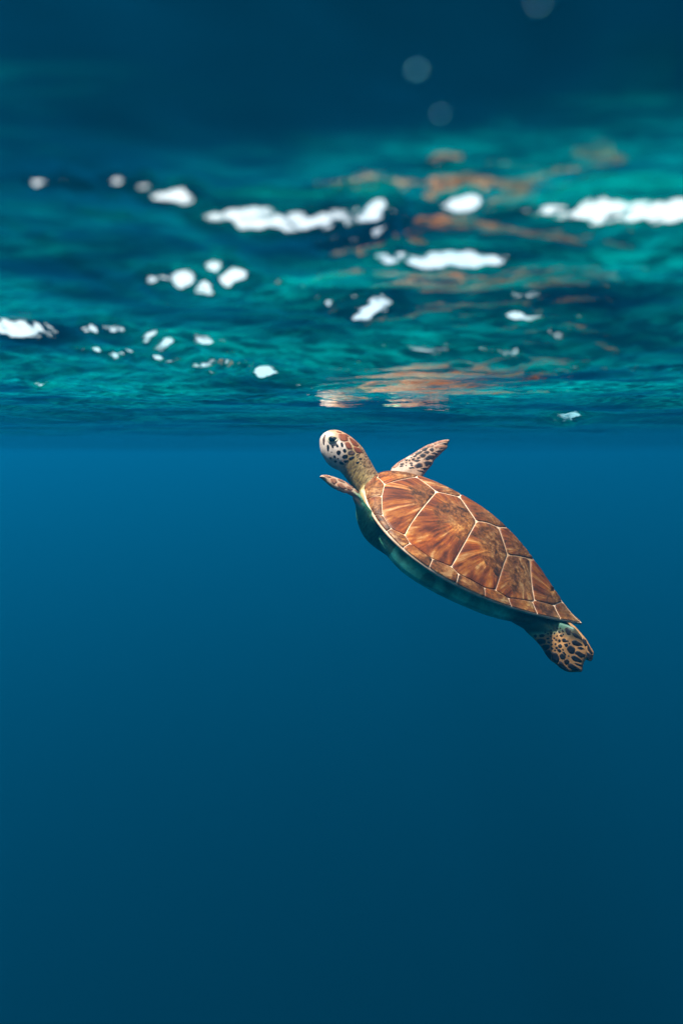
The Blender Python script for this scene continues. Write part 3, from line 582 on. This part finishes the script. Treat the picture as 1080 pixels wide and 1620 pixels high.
# ---- carapace: one closed shell with a rolled rim, the pale base between the scutes
def build_carapace():
    nt_, nth = 40, 160
    rings = []
    th = np.linspace(0, 2 * np.pi, nth, endpoint=False)
    for t in np.linspace(0.02, 1, nt_):
        rings.append(shell_q(np.stack([t * np.cos(th), t * np.sin(th)], -1)))
    rim = rings[-1]
    ctr = np.array([PRM[12], 0, 0])
    def under(f, dz):
        r = rim.copy()
        r[:, :2] = ctr[:2] + (rim[:, :2] - ctr[:2]) * f
        r[:, 2] += dz
        return r
    rings += [under(1.004, -.0015), under(1.002, -.004), under(.985, -.0065), under(.94, -.0075), under(.80, -.008), under(.4, -.008), under(.05, -.008)]
    V = np.concatenate(rings + [shell_q(np.zeros((1, 2))), np.array([[PRM[12], 0, 0.0]])])
    n = len(rings)
    F = []
    for r in range(n - 1):
        for j in range(nth):
            k = (j + 1) % nth
            F.append((r * nth + j, (r + 1) * nth + j, (r + 1) * nth + k, r * nth + k))
    top, bot = n * nth, n * nth + 1
    for j in range(nth):
        k = (j + 1) % nth
        F.append((top, j, k)); F.append((bot, (n - 1) * nth + k, (n - 1) * nth + j))
    return mesh_obj('carapace', V, F, M_SEAM, turtle)
carapace = build_carapace()

def inset_poly(P, d):
    """Shrink a convex-ish polygon (any winding) by d."""
    P = np.asarray(P, float)
    area = 0.5 * np.sum(P[:, 0] * np.roll(P[:, 1], -1) - np.roll(P[:, 0], -1) * P[:, 1])
    if area < 0:
        P = P[::-1]
    nxt, prv = np.roll(P, -1, 0), np.roll(P, 1, 0)
    e1, e0 = nz(nxt - P), nz(P - prv)
    n1 = np.stack([-e1[:, 1], e1[:, 0]], -1); n0 = np.stack([-e0[:, 1], e0[:, 0]], -1)
    b = nz(n1 + n0)
    k = np.clip((b * n1).sum(1), .35, 1)
    return P + b * (d / k)[:, None]

def resample(P, step):
    out = []
    for a, b in zip(P, np.roll(P, -1, 0)):
        n = max(1, int(round(np.linalg.norm(b - a) / step)))
        out += [a + (b - a) * i / n for i in range(n)]
    return np.array(out)

def chaikin(P, n=1, f=.2, most=1.0):
    """Cut the corners of a closed outline, at most `most` long."""
    for _ in range(n):
        nx = np.roll(P, -1, 0)
        d = nx - P
        k = np.minimum(f, most / (np.linalg.norm(d, axis=1, keepdims=True) + 1e-9))
        P = np.stack([P + d * k, nx - d * k], 1).reshape(-1, P.shape[1])
    return P

def build_scute(name, poly, areola, inset=.0041, height=.0014):
    P = inset_poly(poly, inset)
    P = chaikin(P, 1, .15, .012)
    P = resample(P, .035)
    c = P.mean(0)
    rings, hs = [], []
    for rho, hgt in ((1.0, -.0012), (1.0, .55), (.965, 1.0), (.85, 1.03), (.72, 1.05), (.58, 1.08), (.44, 1.1), (.3, 1.1), (.15, 1.1)):
        rings.append(c + (P - c) * rho)
        hs.append(hgt * height if hgt > 0 else hgt)
    Q = np.concatenate(rings + [c[None]])
    H = np.concatenate([np.full(len(P), h) for h in hs] + [[1.1 * height]])
    V = shell_q(Q) + shell_n(Q) * H[:, None]
    n, m = len(P), len(rings)
    F = []
    for r in range(m - 1):
        for j in range(n):
            k = (j + 1) % n
            F.append((r * n + j, r * n + k, (r + 1) * n + k, (r + 1) * n + j))
    for j in range(n):
        F.append(((m - 1) * n + j, (m - 1) * n + (j + 1) % n, m * n))
    o = mesh_obj(name, V, F, M_SCUTE, carapace)
    a3 = shell_q(np.array(areola, float))
    ray = (V - a3).astype(np.float32)
    at = o.data.attributes.new('ray', 'FLOAT_VECTOR', 'POINT')
    at.data.foreach_set('vector', ray.ravel())
    return o

Qd = {k: np.array(v) for k, v in D_Q.items()}
Qd['v2'] = Qd['v2'] + (0, .0)
def mir(p, widen=0.0):
    return np.array([p[0], -p[1] - widen])
def scutes():
    q = Qd
    cost = [(['a0', 'v1', 'v2', 'a4', 'a3', 'a2', 'a1'], (.22, .17)),
            (['v2', 'v3', 'v4', 'a7', 'a6', 'a5', 'a4'], (.02, .20)),
            (['v4', 'v5', 'v6', 'a10', 'a9', 'a8', 'a7'], (-.25, .20)),
            (['v6', 'v7', 'a13', 'a12', 'a11', 'a10'], (-.43, .15))]
    W = .10                                    # the spinal row sits a little to the right of the profile line
    wid = {k: W for k in ('v1', 'v2', 'v3', 'v4', 'v5', 'v6', 'v7')}
    mq = lambda k: mir(q[k], wid.get(k, 0.0))
    for names, ar in cost:
        build_scute('costal_scute', [q[k] for k in names], ar)
        build_scute('costal_scute', [mq(k) for k in names], mir(ar, .08))
    vert = [(['n0', 'a0', 'v1'], (.47, 0)), (['v1', 'v2', 'v3'], (.15, -.03)), (['v3', 'v4', 'v5'], (-.13, -.03)),
            (['v5', 'v6', 'v7'], (-.32, -.03)), (['v7', 'a13', 'a14'], (-.62, 0))]
    for names, ar in vert:
        pts = [q[k] for k in names]
        if names[0] == 'v7':
            pts = pts + [q['a15']]
        pts = pts + [mq(k) for k in names[::-1]]
        build_scute('vertebral_scute', pts, ar)
    rimx = lambda k: q[k] * 1.004
    marg = [(['n0', 'a0', 'a1'], ['r1', 'r0']), (['a1', 'a2'], ['r2', 'r1']), (['a2', 'a3'], ['r3', 'r2']),
            (['a3', 'a4', 'a5'], ['r4', 'r3']), (['a5', 'a6'], ['r5', 'r4']), (['a6', 'a7', 'a8'], ['r6', 'r5']),
            (['a8', 'a9'], ['r7', 'r6']), (['a9', 'a10', 'a11'], ['r8', 'r7']), (['a11', 'a12'], ['r9', 'r8']),
            (['a12', 'a13', 'a14'], ['r10', 'r9']), (['a14', 'a15'], ['r11', 'r10'])]
    for inner, rim in marg:
        rp = [q[k] for k in rim]
        a0, a1 = np.arctan2(rp[0][1], rp[0][0]), np.arctan2(rp[1][1], rp[1][0])
        arc = [np.array([math.cos(a), math.sin(a)]) * .99 for a in np.linspace(a0, a1, 5)]
        pts = [q[k] for k in inner] + arc
        ar = np.mean([q[inner[-1]] * .3 + rp[0] * .7], 0)
        build_scute('marginal_scute', pts, ar)
        build_scute('marginal_scute', [mir(p) for p in pts], mir(ar))
    arc = [np.array([math.cos(a), math.sin(a)]) for a in np.linspace(.271, -.271, 5)]
    build_scute('nuchal_scute', [q['n0']] + arc + [mir(q['n0'])], (.95, 0))
scutes()

# ---- body: head, neck, trunk and flippers in one continuous skin
def ring_loft(sections, n=28, p=2.3):
    """sections: (centre xyz, up vector, half height, half width) along the body."""
    V, F = [], []
    a = np.linspace(0, 2 * np.pi, n, endpoint=False)
    ca = np.sign(np.cos(a)) * np.abs(np.cos(a)) ** (2 / p); sa = np.sign(np.sin(a)) * np.abs(np.sin(a)) ** (2 / p)
    for c, upv, hh, hw in sections:
        upv = nz(upv)
        for i in range(n):
            V.append(np.array(c) + upv * hh * sa[i] + np.array([0, 1, 0]) * hw * ca[i])
    m = len(sections)
    for r in range(m - 1):
        for j in range(n):
            k = (j + 1) % n
            F.append((r * n + j, (r + 1) * n + j, (r + 1) * n + k, r * n + k))
    F.append(tuple(range(n - 1, -1, -1))[::-1]); F.append(tuple((m - 1) * n + j for j in range(n))[::-1])
    return V, F

def through(a):
    """Catmull-Rom samples through the rows of a."""
    a = np.asarray(a, float)
    e = np.concatenate([[2 * a[0] - a[1]], a, [2 * a[-1] - a[-2]]])
    o = []
    for k in range(len(a) - 1):
        p0, p1, p2, p3 = e[k:k + 4]
        for u in (0, .25, .5, .75):
            o.append(.5 * (2 * p1 + (p2 - p0) * u + (2 * p0 - 5 * p1 + 4 * p2 - p3) * u * u + (3 * p1 - p0 - 3 * p2 + p3) * u ** 3))
    return np.array(o + [a[-1]])

def blade(outline, nrm, thick, edge=.0016, curl=0.0):
    P = np.array(outline); nrm = nz(nrm)
    P = chaikin(P, 1)
    c = P.mean(0)
    rhos = [1.0, .96, .88, .75, .6, .4, .2]
    top, bot = [], []
    for r in rhos:
        h = edge + (thick - edge) * math.sqrt(max(0, 1 - r ** 2.2))
        top.append(c + (P - c) * r + nrm * h); bot.append(c + (P - c) * r - nrm * h)
    V = np.concatenate(top + bot + [[c + nrm * thick], [c - nrm * thick]])
    n, m = len(P), len(rhos)
    F = []
    o = m * n
    for r in range(m - 1):
        for j in range(n):
            k = (j + 1) % n
            F.append((r * n + j, r * n + k, (r + 1) * n + k, (r + 1) * n + j))
            F.append((o + r * n + k, o + r * n + j, o + (r + 1) * n + j, o + (r + 1) * n + k))
    for j in range(n):
        k = (j + 1) % n
        F.append(((m - 1) * n + j, (m - 1) * n + k, 2 * o))
        F.append((o + (m - 1) * n + k, o + (m - 1) * n + j, 2 * o + 1))
        F.append((j, o + j, o + k, k))
    return V, F

def limb(pts, radii, n=24):
    """Round tapering limb along points."""
    pts = np.array(pts, float); radii = np.array(radii, float); V, F = [], []
    def smooth(a):                                # Catmull-Rom through the joints
        e = np.concatenate([[2 * a[0] - a[1]], a, [2 * a[-1] - a[-2]]])
        o = []
        for k in range(len(a) - 1):
            p0, p1, p2, p3 = e[k:k + 4]
            for u in (0, .2, .4, .6, .8):
                o.append(.5 * (2 * p1 + (p2 - p0) * u + (2 * p0 - 5 * p1 + 4 * p2 - p3) * u * u + (3 * p1 - p0 - 3 * p2 + p3) * u ** 3))
        return np.array(o + [a[-1]])
    pts, radii = smooth(pts), np.maximum(smooth(radii), .001)
    tan = nz(np.gradient(pts, axis=0))
    up = np.array([0.1, .2, 1.0])
    a = np.linspace(0, 2 * np.pi, n, endpoint=False)
    for p, t, r in zip(pts, tan, radii):
        s = nz(np.cross(t, up)); u = np.cross(s, t)
        for i in range(n):
            V.append(p + (s * math.cos(a[i]) * r[0] + u * math.sin(a[i]) * r[1]))
    m = len(pts)
    for r in range(m - 1):
        for j in range(n):
            k = (j + 1) % n
            F.append((r * n + j, (r + 1) * n + j, (r + 1) * n + k, r * n + k))
    F.append(tuple(range(n))); F.append(tuple((m - 1) * n + j for j in range(n))[::-1])
    return V, F

def build_body():
    bits = []
    # trunk and plastron
    sec = []
    for x, zt, zb, w in through(((.235, .018, -.010, .045), (.215, .018, -.030, .066), (.18, .010, -.047, .104), (.13, .002, -.062, .138), (.08, .0, -.068, .168),
                         (.02, .0, -.069, .160), (-.04, .0, -.064, .140), (-.09, .0, -.057, .115), (-.14, .0, -.042, .082), (-.18, .004, -.026, .045), (-.205, .006, -.012, .02))):
        sec.append(((x, 0, (zt + zb) / 2), (0, 0, 1), (zt - zb) / 2, w))
    tv, tf = ring_loft(sec, 40, 2.4)
    tv = np.array(tv)
    for k, (c_, u_, hh_, hw_) in enumerate(sec):
        r = tv[k * 40:(k + 1) * 40]
        low = np.clip((c_[2] - r[:, 2]) / hh_, 0, 1)
        r[:, 1] *= 1 - .22 * low
    bits.append((tv, tf))
    # neck and head: matched top and bottom points of the profile
    prof = [((.17, .012), (.17, -.05), .055), ((.205, .030), (.205, -.036), .045), ((.232, .0405), (.230, -.0185), .034), ((.2558, .0535), (.2529, -.0095), .030),
            ((.268, .0605), (.2665, -.0040), .029), ((.281, .0668), (.280, .0012), .029), ((.295, .0703), (.2935, .0050), .0305), ((.309, .0722), (.306, .0030), .0315),
            ((.322, .0722), (.318, .0035), .0310), ((.3372, .0702), (.331, .0085), .0285), ((.346, .0660), (.341, .0140), .0245),
            ((.3534, .0598), (.349, .0215), .0190), ((.3580, .0525), (.355, .0285), .0125), ((.3605, .0450), (.359, .0345), .006)]
    sec = []
    for tx, tz, bx, bz, w in through([(*t, *b, w) for t, b, w in prof]):
        t = np.array([tx, 0, tz]); b = np.array([bx, 0, bz])
        sec.append(((t + b) / 2, t - b, np.linalg.norm(t - b) / 2, w))
    bits.append(ring_loft(sec, 32, 2.15))
    # eyelid swellings
    for s in (1, -1):
        bits.append(limb([(.325, s * .019, .056), (.333, s * .0245, .0535), (.341, s * .021, .051)], [(.004, .006), (.006, .010), (.004, .006)], 12))
    # far front flipper, raised
    nR = np.array(D_nR)
    RF = [tuple(p) for p in D_RFo]
    RF = RF + [(.166, -.148, .030), (.178, -.128, .004), (.215, -.125, .002)]
    bits.append(blade(RF, nR, .0065))
    bits.append(limb([(.15, -.08, -.025), (.18, -.12, -.012), (.195, -.145, .014), (.197, -.160, .04)], [(.03, .03), (.026, .024), (.02, .014), (.012, .008)]))
    # near front flipper, seen almost along its blade
    LFo = [tuple(p) for p in D_LFo]
    bits.append(blade(LFo, D_nL, .0045, .0016))
    bits.append(limb([(.12, .085, -.03), (.160, .108, -.024), (.188, .125, -.008), (.207, .137, .010), (.222, .148, .018)], [(.024, .028), (.020, .024), (.015, .017), (.010, .009), (.006, .003)]))
    # rear flippers
    bits.append(blade(D_RRo, D_nA, .0075))
    bits.append(limb([(-.08, .045, -.022), (-.13, .047, -.024), (-.18, .050, -.022), (-.215, .056, -.024)], [(.02, .018), (.018, .020), (.012, .016), (.006, .008)]))
    bits.append(blade(D_RBo, D_nA, .006))
    bits.append(limb([(-.10, -.045, -.022), (-.17, -.055, -.018), (-.21, -.053, -.016), (-.235, -.048, -.022)], [(.02, .018), (.02, .018), (.014, .01), (.01, .006)]))
    # tail
    bits.append(limb([(-.16, 0, -.012), (-.20, 0, -.008), (-.228, 0, -.006)], [(.016, .012), (.010, .008), (.004, .003)], 12))
    V, F = [], []
    for v, f in bits:
        o = len(V)
        V += [tuple(p) for p in v]
        F += [tuple(i + o for i in ff) for ff in f]
    raw = mesh_obj('body', V, F, None)
    bm = bmesh.new(); bm.from_mesh(raw.data)
    bmesh.ops.recalc_face_normals(bm, faces=bm.faces)
    bm.to_mesh(raw.data); bm.free()
    md = raw.modifiers.new('union', 'REMESH')
    md.mode = 'VOXEL'; md.voxel_size = 0.0017; md.use_smooth_shade = True
    sm = raw.modifiers.new('soften', 'SMOOTH')
    sm.factor = 0.5; sm.iterations = 5
    dg = bpy.context.evaluated_depsgraph_get()
    me = bpy.data.meshes.new_from_object(raw.evaluated_get(dg))
    bpy.data.objects.remove(raw)
    me.name = 'body'
    me.materials.clear(); me.materials.append(M_SKIN)
    me.polygons.foreach_set('use_smooth', np.ones(len(me.polygons), bool))
    o = bpy.data.objects.new('body', me)
    col.objects.link(o)
    o.parent = turtle
    # skin tones of the animal, with some water light and shade painted in
    n = len(me.vertices)
    co = np.empty(n * 3); me.vertices.foreach_get('co', co); co = co.reshape(-1, 3)
    x, y, z = co.T
    sst = lambda a, b, v: (lambda t: t * t * (3 - 2 * t))(np.clip((v - a) / (b - a), 0, 1))
    C = lambda r, g, b: np.array([r, g, b])[None]
    tone = np.repeat(C(.14, .82, .66), n, 0)                       # teal water light painted over the cream plastron
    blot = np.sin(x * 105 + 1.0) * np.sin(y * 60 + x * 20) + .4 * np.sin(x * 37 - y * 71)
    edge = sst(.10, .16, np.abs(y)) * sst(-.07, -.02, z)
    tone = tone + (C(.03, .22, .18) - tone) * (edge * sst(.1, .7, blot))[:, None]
    neck = sst(.215, .235, x) * (np.abs(y) < .05)
    nk = C(.27, .22, .09) + (C(.38, .26, .17) - C(.27, .22, .09)) * sst(.02, .05, z - (x - .23) * .5)[:, None]
    tone = tone + (nk - tone) * neck[:, None]
    thr = sst(.165, .185, x) * sst(-.03, -.012, z) * (np.abs(y) < .112) * (1 - neck)
    tone = tone + (nk - tone) * thr[:, None]
    hd = sst(.283, .302, x + (z - .04) * -.35) * (np.abs(y) < .045)
    tone = tone + (C(.50, .49, .50) - tone) * hd[:, None]
    crown = hd * sst(.056, .066, z)
    tone = tone + (C(.34, .235, .16) - tone) * crown[:, None]
    flip = ((y < -.135) & (z > -.01)).astype(float)
    tone = tone + (C(.33, .235, .18) - tone) * flip[:, None]
    lf = sst(.128, .142, y) * sst(.198, .212, x - (z - .015) * 1.2) * sst(.004, .014, z)
    tone = tone + (C(.50, .38, .30) - tone) * lf[:, None]
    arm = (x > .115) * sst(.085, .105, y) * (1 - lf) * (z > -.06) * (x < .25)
    tone = tone + (C(.03, .16, .11) - tone) * (arm * .85)[:, None]  # underarm shade darkened into the skin colour
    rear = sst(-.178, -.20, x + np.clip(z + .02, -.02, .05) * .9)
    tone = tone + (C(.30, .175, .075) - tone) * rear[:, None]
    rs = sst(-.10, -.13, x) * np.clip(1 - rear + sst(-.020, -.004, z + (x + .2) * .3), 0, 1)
    tone = tone + (C(.012, .028, .020) - tone) * (rs * .9)[:, None]  # shadow of the shell painted dark on the rear flipper tops
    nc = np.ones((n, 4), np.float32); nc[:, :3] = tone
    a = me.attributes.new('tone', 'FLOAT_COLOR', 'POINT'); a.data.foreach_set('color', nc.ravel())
    wr = (neck * (1 - hd) + .6 * arm).astype(np.float32)
    a = me.attributes.new('wrinkle', 'FLOAT', 'POINT'); a.data.foreach_set('value', np.clip(wr, 0, 1))
    bvh = BVHTree.FromPolygons([tuple(c) for c in co], [tuple(p.vertices) for p in me.polygons])
    return o, bvh
body, BVH = build_body()

# ---- scales: raised horny plates laid on the skin
def cast(p, d, far=.12):
    d = Vector(d).normalized()
    o = Vector(p) - d * far
    hit = BVH.ray_cast(o, d, far * 2)
    if hit[0] is None:
        hit = BVH.find_nearest(Vector(p))
    return np.array(hit[0]), np.array(hit[1])

def scale_geo(poly, d, h=.0007, rounds=2, far=.12, grow=1.06):
    """Raised patch whose outline (points in space) is dropped onto the skin along d."""
    P = np.array(poly, float)
    c = P.mean(0)
    P = chaikin(c + (P - c) * grow, rounds, .16)
    V, rim = [], []
    rings = ((1.0, -.0004, 1.0), (.97, h * .8, 1.0), (.6, h * 1.15, .35))
    for rho, hh, rm in rings:
        for p in c + (P - c) * rho:
            s, n = cast(p, d, far)
            V.append(s + n * hh); rim.append(rm)
    s, n = cast(c, d, far)
    V.append(s + n * h * 1.25); rim.append(0.0)
    n, m = len(P), len(rings)
    F = []
    for r in range(m - 1):
        for j in range(n):
            k = (j + 1) % n
            F.append((r * n + j, r * n + k, (r + 1) * n + k, (r + 1) * n + j))
    for j in range(n):
        F.append(((m - 1) * n + j, (m - 1) * n + (j + 1) % n, m * n))
    return V, F, rim

def scale_obj(name, geos, mat):
    V, F, rim = [], [], []
    for v, f, r in geos:
        o = len(V); V += v; F += [tuple(i + o for i in ff) for ff in f]; rim += r
    ob = mesh_obj(name, V, F, mat, body)
    bm = bmesh.new(); bm.from_mesh(ob.data); bmesh.ops.recalc_face_normals(bm, faces=bm.faces); bm.to_mesh(ob.data); bm.free()
    a = ob.data.attributes.new('rim', 'FLOAT', 'POINT'); a.data.foreach_set('value', np.array(rim, np.float32))
    return ob

for s in (1, -1):
    for polys, mat in ((D_HB, M_BROWN), (D_HD, M_DARK)):
        for k, p in enumerate(polys):
            mt = M_SLATE if (polys is D_HD and k in (0, len(polys) - 1)) else mat
            scale_obj('head_scale', [scale_geo([(x, s * .027, z) for x, z in p], (D_hv[0], s * D_hv[1], D_hv[2]), .00022, 1, .06, 1.13 if mat is M_DARK else 1.10)], mt)
nR = np.array(D_nR)
for polys, mat in ((D_RFb, M_TAN), (D_RFd, M_BLADE), (D_RFg, M_BLADE)):
    for p in polys:
        scale_obj('flipper_scale', [scale_geo(p, -nR, .00025, 1, .03, 1.45 if polys is D_RFd else 1.15)], mat)
nL = np.array(D_nL)
for p in D_LFb:
    scale_obj('flipper_scale', [scale_geo(p, -nL, .00025, 1, .03, 1.1)], M_TAN)
nA = np.array(D_nA)
for p in D_RRd:
    scale_obj('flipper_scale', [scale_geo(p, -nA, .0003, 1, .03, 1.26)], M_DARK)
for p in D_RBd:
    scale_obj('flipper_scale', [scale_geo(p, -nA, .0003, 1, .03, 1.26)], M_DARK)
o = scale_obj('small_scales', [scale_geo(p, -nA, .00025, 1, .03, 1.2) for p in D_RRs], M_DARK)
o['kind'] = 'stuff'

# ---- eyes
def eye_material():
    m, nt, out = new_mat('eye')
    p = N(nt, 'ShaderNodeBsdfPrincipled', Roughness=0.08)
    p.inputs['Base Color'].default_value = (0.006, 0.006, 0.009, 1)
    nt.links.new(p.outputs[0], out.inputs['Surface'])
    return m
def lid_material():
    m, nt, out = new_mat('eyelid')
    p = N(nt, 'ShaderNodeBsdfPrincipled', Roughness=0.5)
    p.inputs['Base Color'].default_value = (0.50, 0.42, 0.26, 1)
    nt.links.new(p.outputs[0], out.inputs['Surface'])
    return m
M_EYE, M_LID = eye_material(), lid_material()
def build_eye(s):
    ex, ez = D_eye[0]
    c, n = cast((ex, s * .027, ez), (D_hv[0], s * D_hv[1], D_hv[2]), .06)
    f = nz(np.array(D_eye[1]) - np.array(D_eye[2])); fwd = nz(np.array([f[0], 0, f[1]]))
    fwd = nz(fwd - n * (fwd @ n)); upv = np.cross(n, fwd)
    if upv[2] < 0:
        upv = -upv
    V, F = [], []
    nu, nv = 20, 10
    for i in range(nv + 1):
        ph = math.pi * i / nv
        for j in range(nu):
            a = 2 * math.pi * j / nu
            rx = .0060 if math.cos(a) > 0 else .0078          # the rear corner is drawn out
            V.append(c + fwd * rx * math.sin(ph) * math.cos(a) + upv * .0050 * math.sin(ph) * math.sin(a) * (1 if math.cos(a) > -.3 else .8) + n * .0022 * math.cos(ph))
    for i in range(nv):
        for j in range(nu):
            k = (j + 1) % nu
            F.append((i * nu + j, (i + 1) * nu + j, (i + 1) * nu + k, i * nu + k))
    e = mesh_obj('eye', V, F, M_EYE, turtle)
    V, F = [], []
    nu, nv = 28, 8
    for j in range(nu):
        a = 2 * math.pi * j / nu
        rx = .0068 if math.cos(a) > 0 else .0092
        w = .0016 if math.sin(a) < 0 else .0012
        p = c + fwd * rx * math.cos(a) + upv * .0060 * math.sin(a) * (1 if math.cos(a) > -.3 else .8)
        rad = nz(p - c)
        p, _ = cast(p + n * .003, -n, .02)
        for i in range(nv):
            b = 2 * math.pi * i / nv
            V.append(p + rad * w * math.cos(b) + n * w * .8 * math.sin(b))
    for j in range(nu):
        k = (j + 1) % nu
        for i in range(nv):
            l = (i + 1) % nv
            F.append((j * nv + i, j * nv + l, k * nv + l, k * nv + i))
    mesh_obj('eyelid', V, F, M_LID, e)
for s in (1, -1):
    build_eye(s)

# ------------------------------------------------------------------ air bubbles close to the lens
def bubble_material():
    m, nt, out = new_mat('bubble')
    p = N(nt, 'ShaderNodeBsdfPrincipled', Roughness=0.15)
    p.inputs['Base Color'].default_value = (0.06, 0.36, 0.46, 1)
    nt.links.new(p.outputs[0], out.inputs['Surface'])
    return m
M_BUB = bubble_material()
bub_pos = [(0.01429, 0.15551, -0.01816, 0.0009, 'bright round bubble out of focus above the orange reflection'),
           (0.01994, 0.16527, -0.02198, 0.0006, 'faintest small blurred bubble just below the brighter one'),
           (0.03343, 0.14076, -0.01412, 0.0007, 'blurred bubble cut by the top edge on the right')]
for x, y, z, r, lab in bub_pos:
    bm = bmesh.new()
    bmesh.ops.create_icosphere(bm, subdivisions=3, radius=r)
    for v in bm.verts:
        v.co.z *= .9
    me = bpy.data.meshes.new('bubble'); bm.to_mesh(me); bm.free()
    me.polygons.foreach_set('use_smooth', [True] * len(me.polygons))
    me.materials.append(M_BUB)
    o = bpy.data.objects.new('bubble', me)
    o.location = (x, y, z)
    col.objects.link(o)
    o['label'] = lab; o['category'] = 'bubble'; o['group'] = 'air bubbles close to the lens'
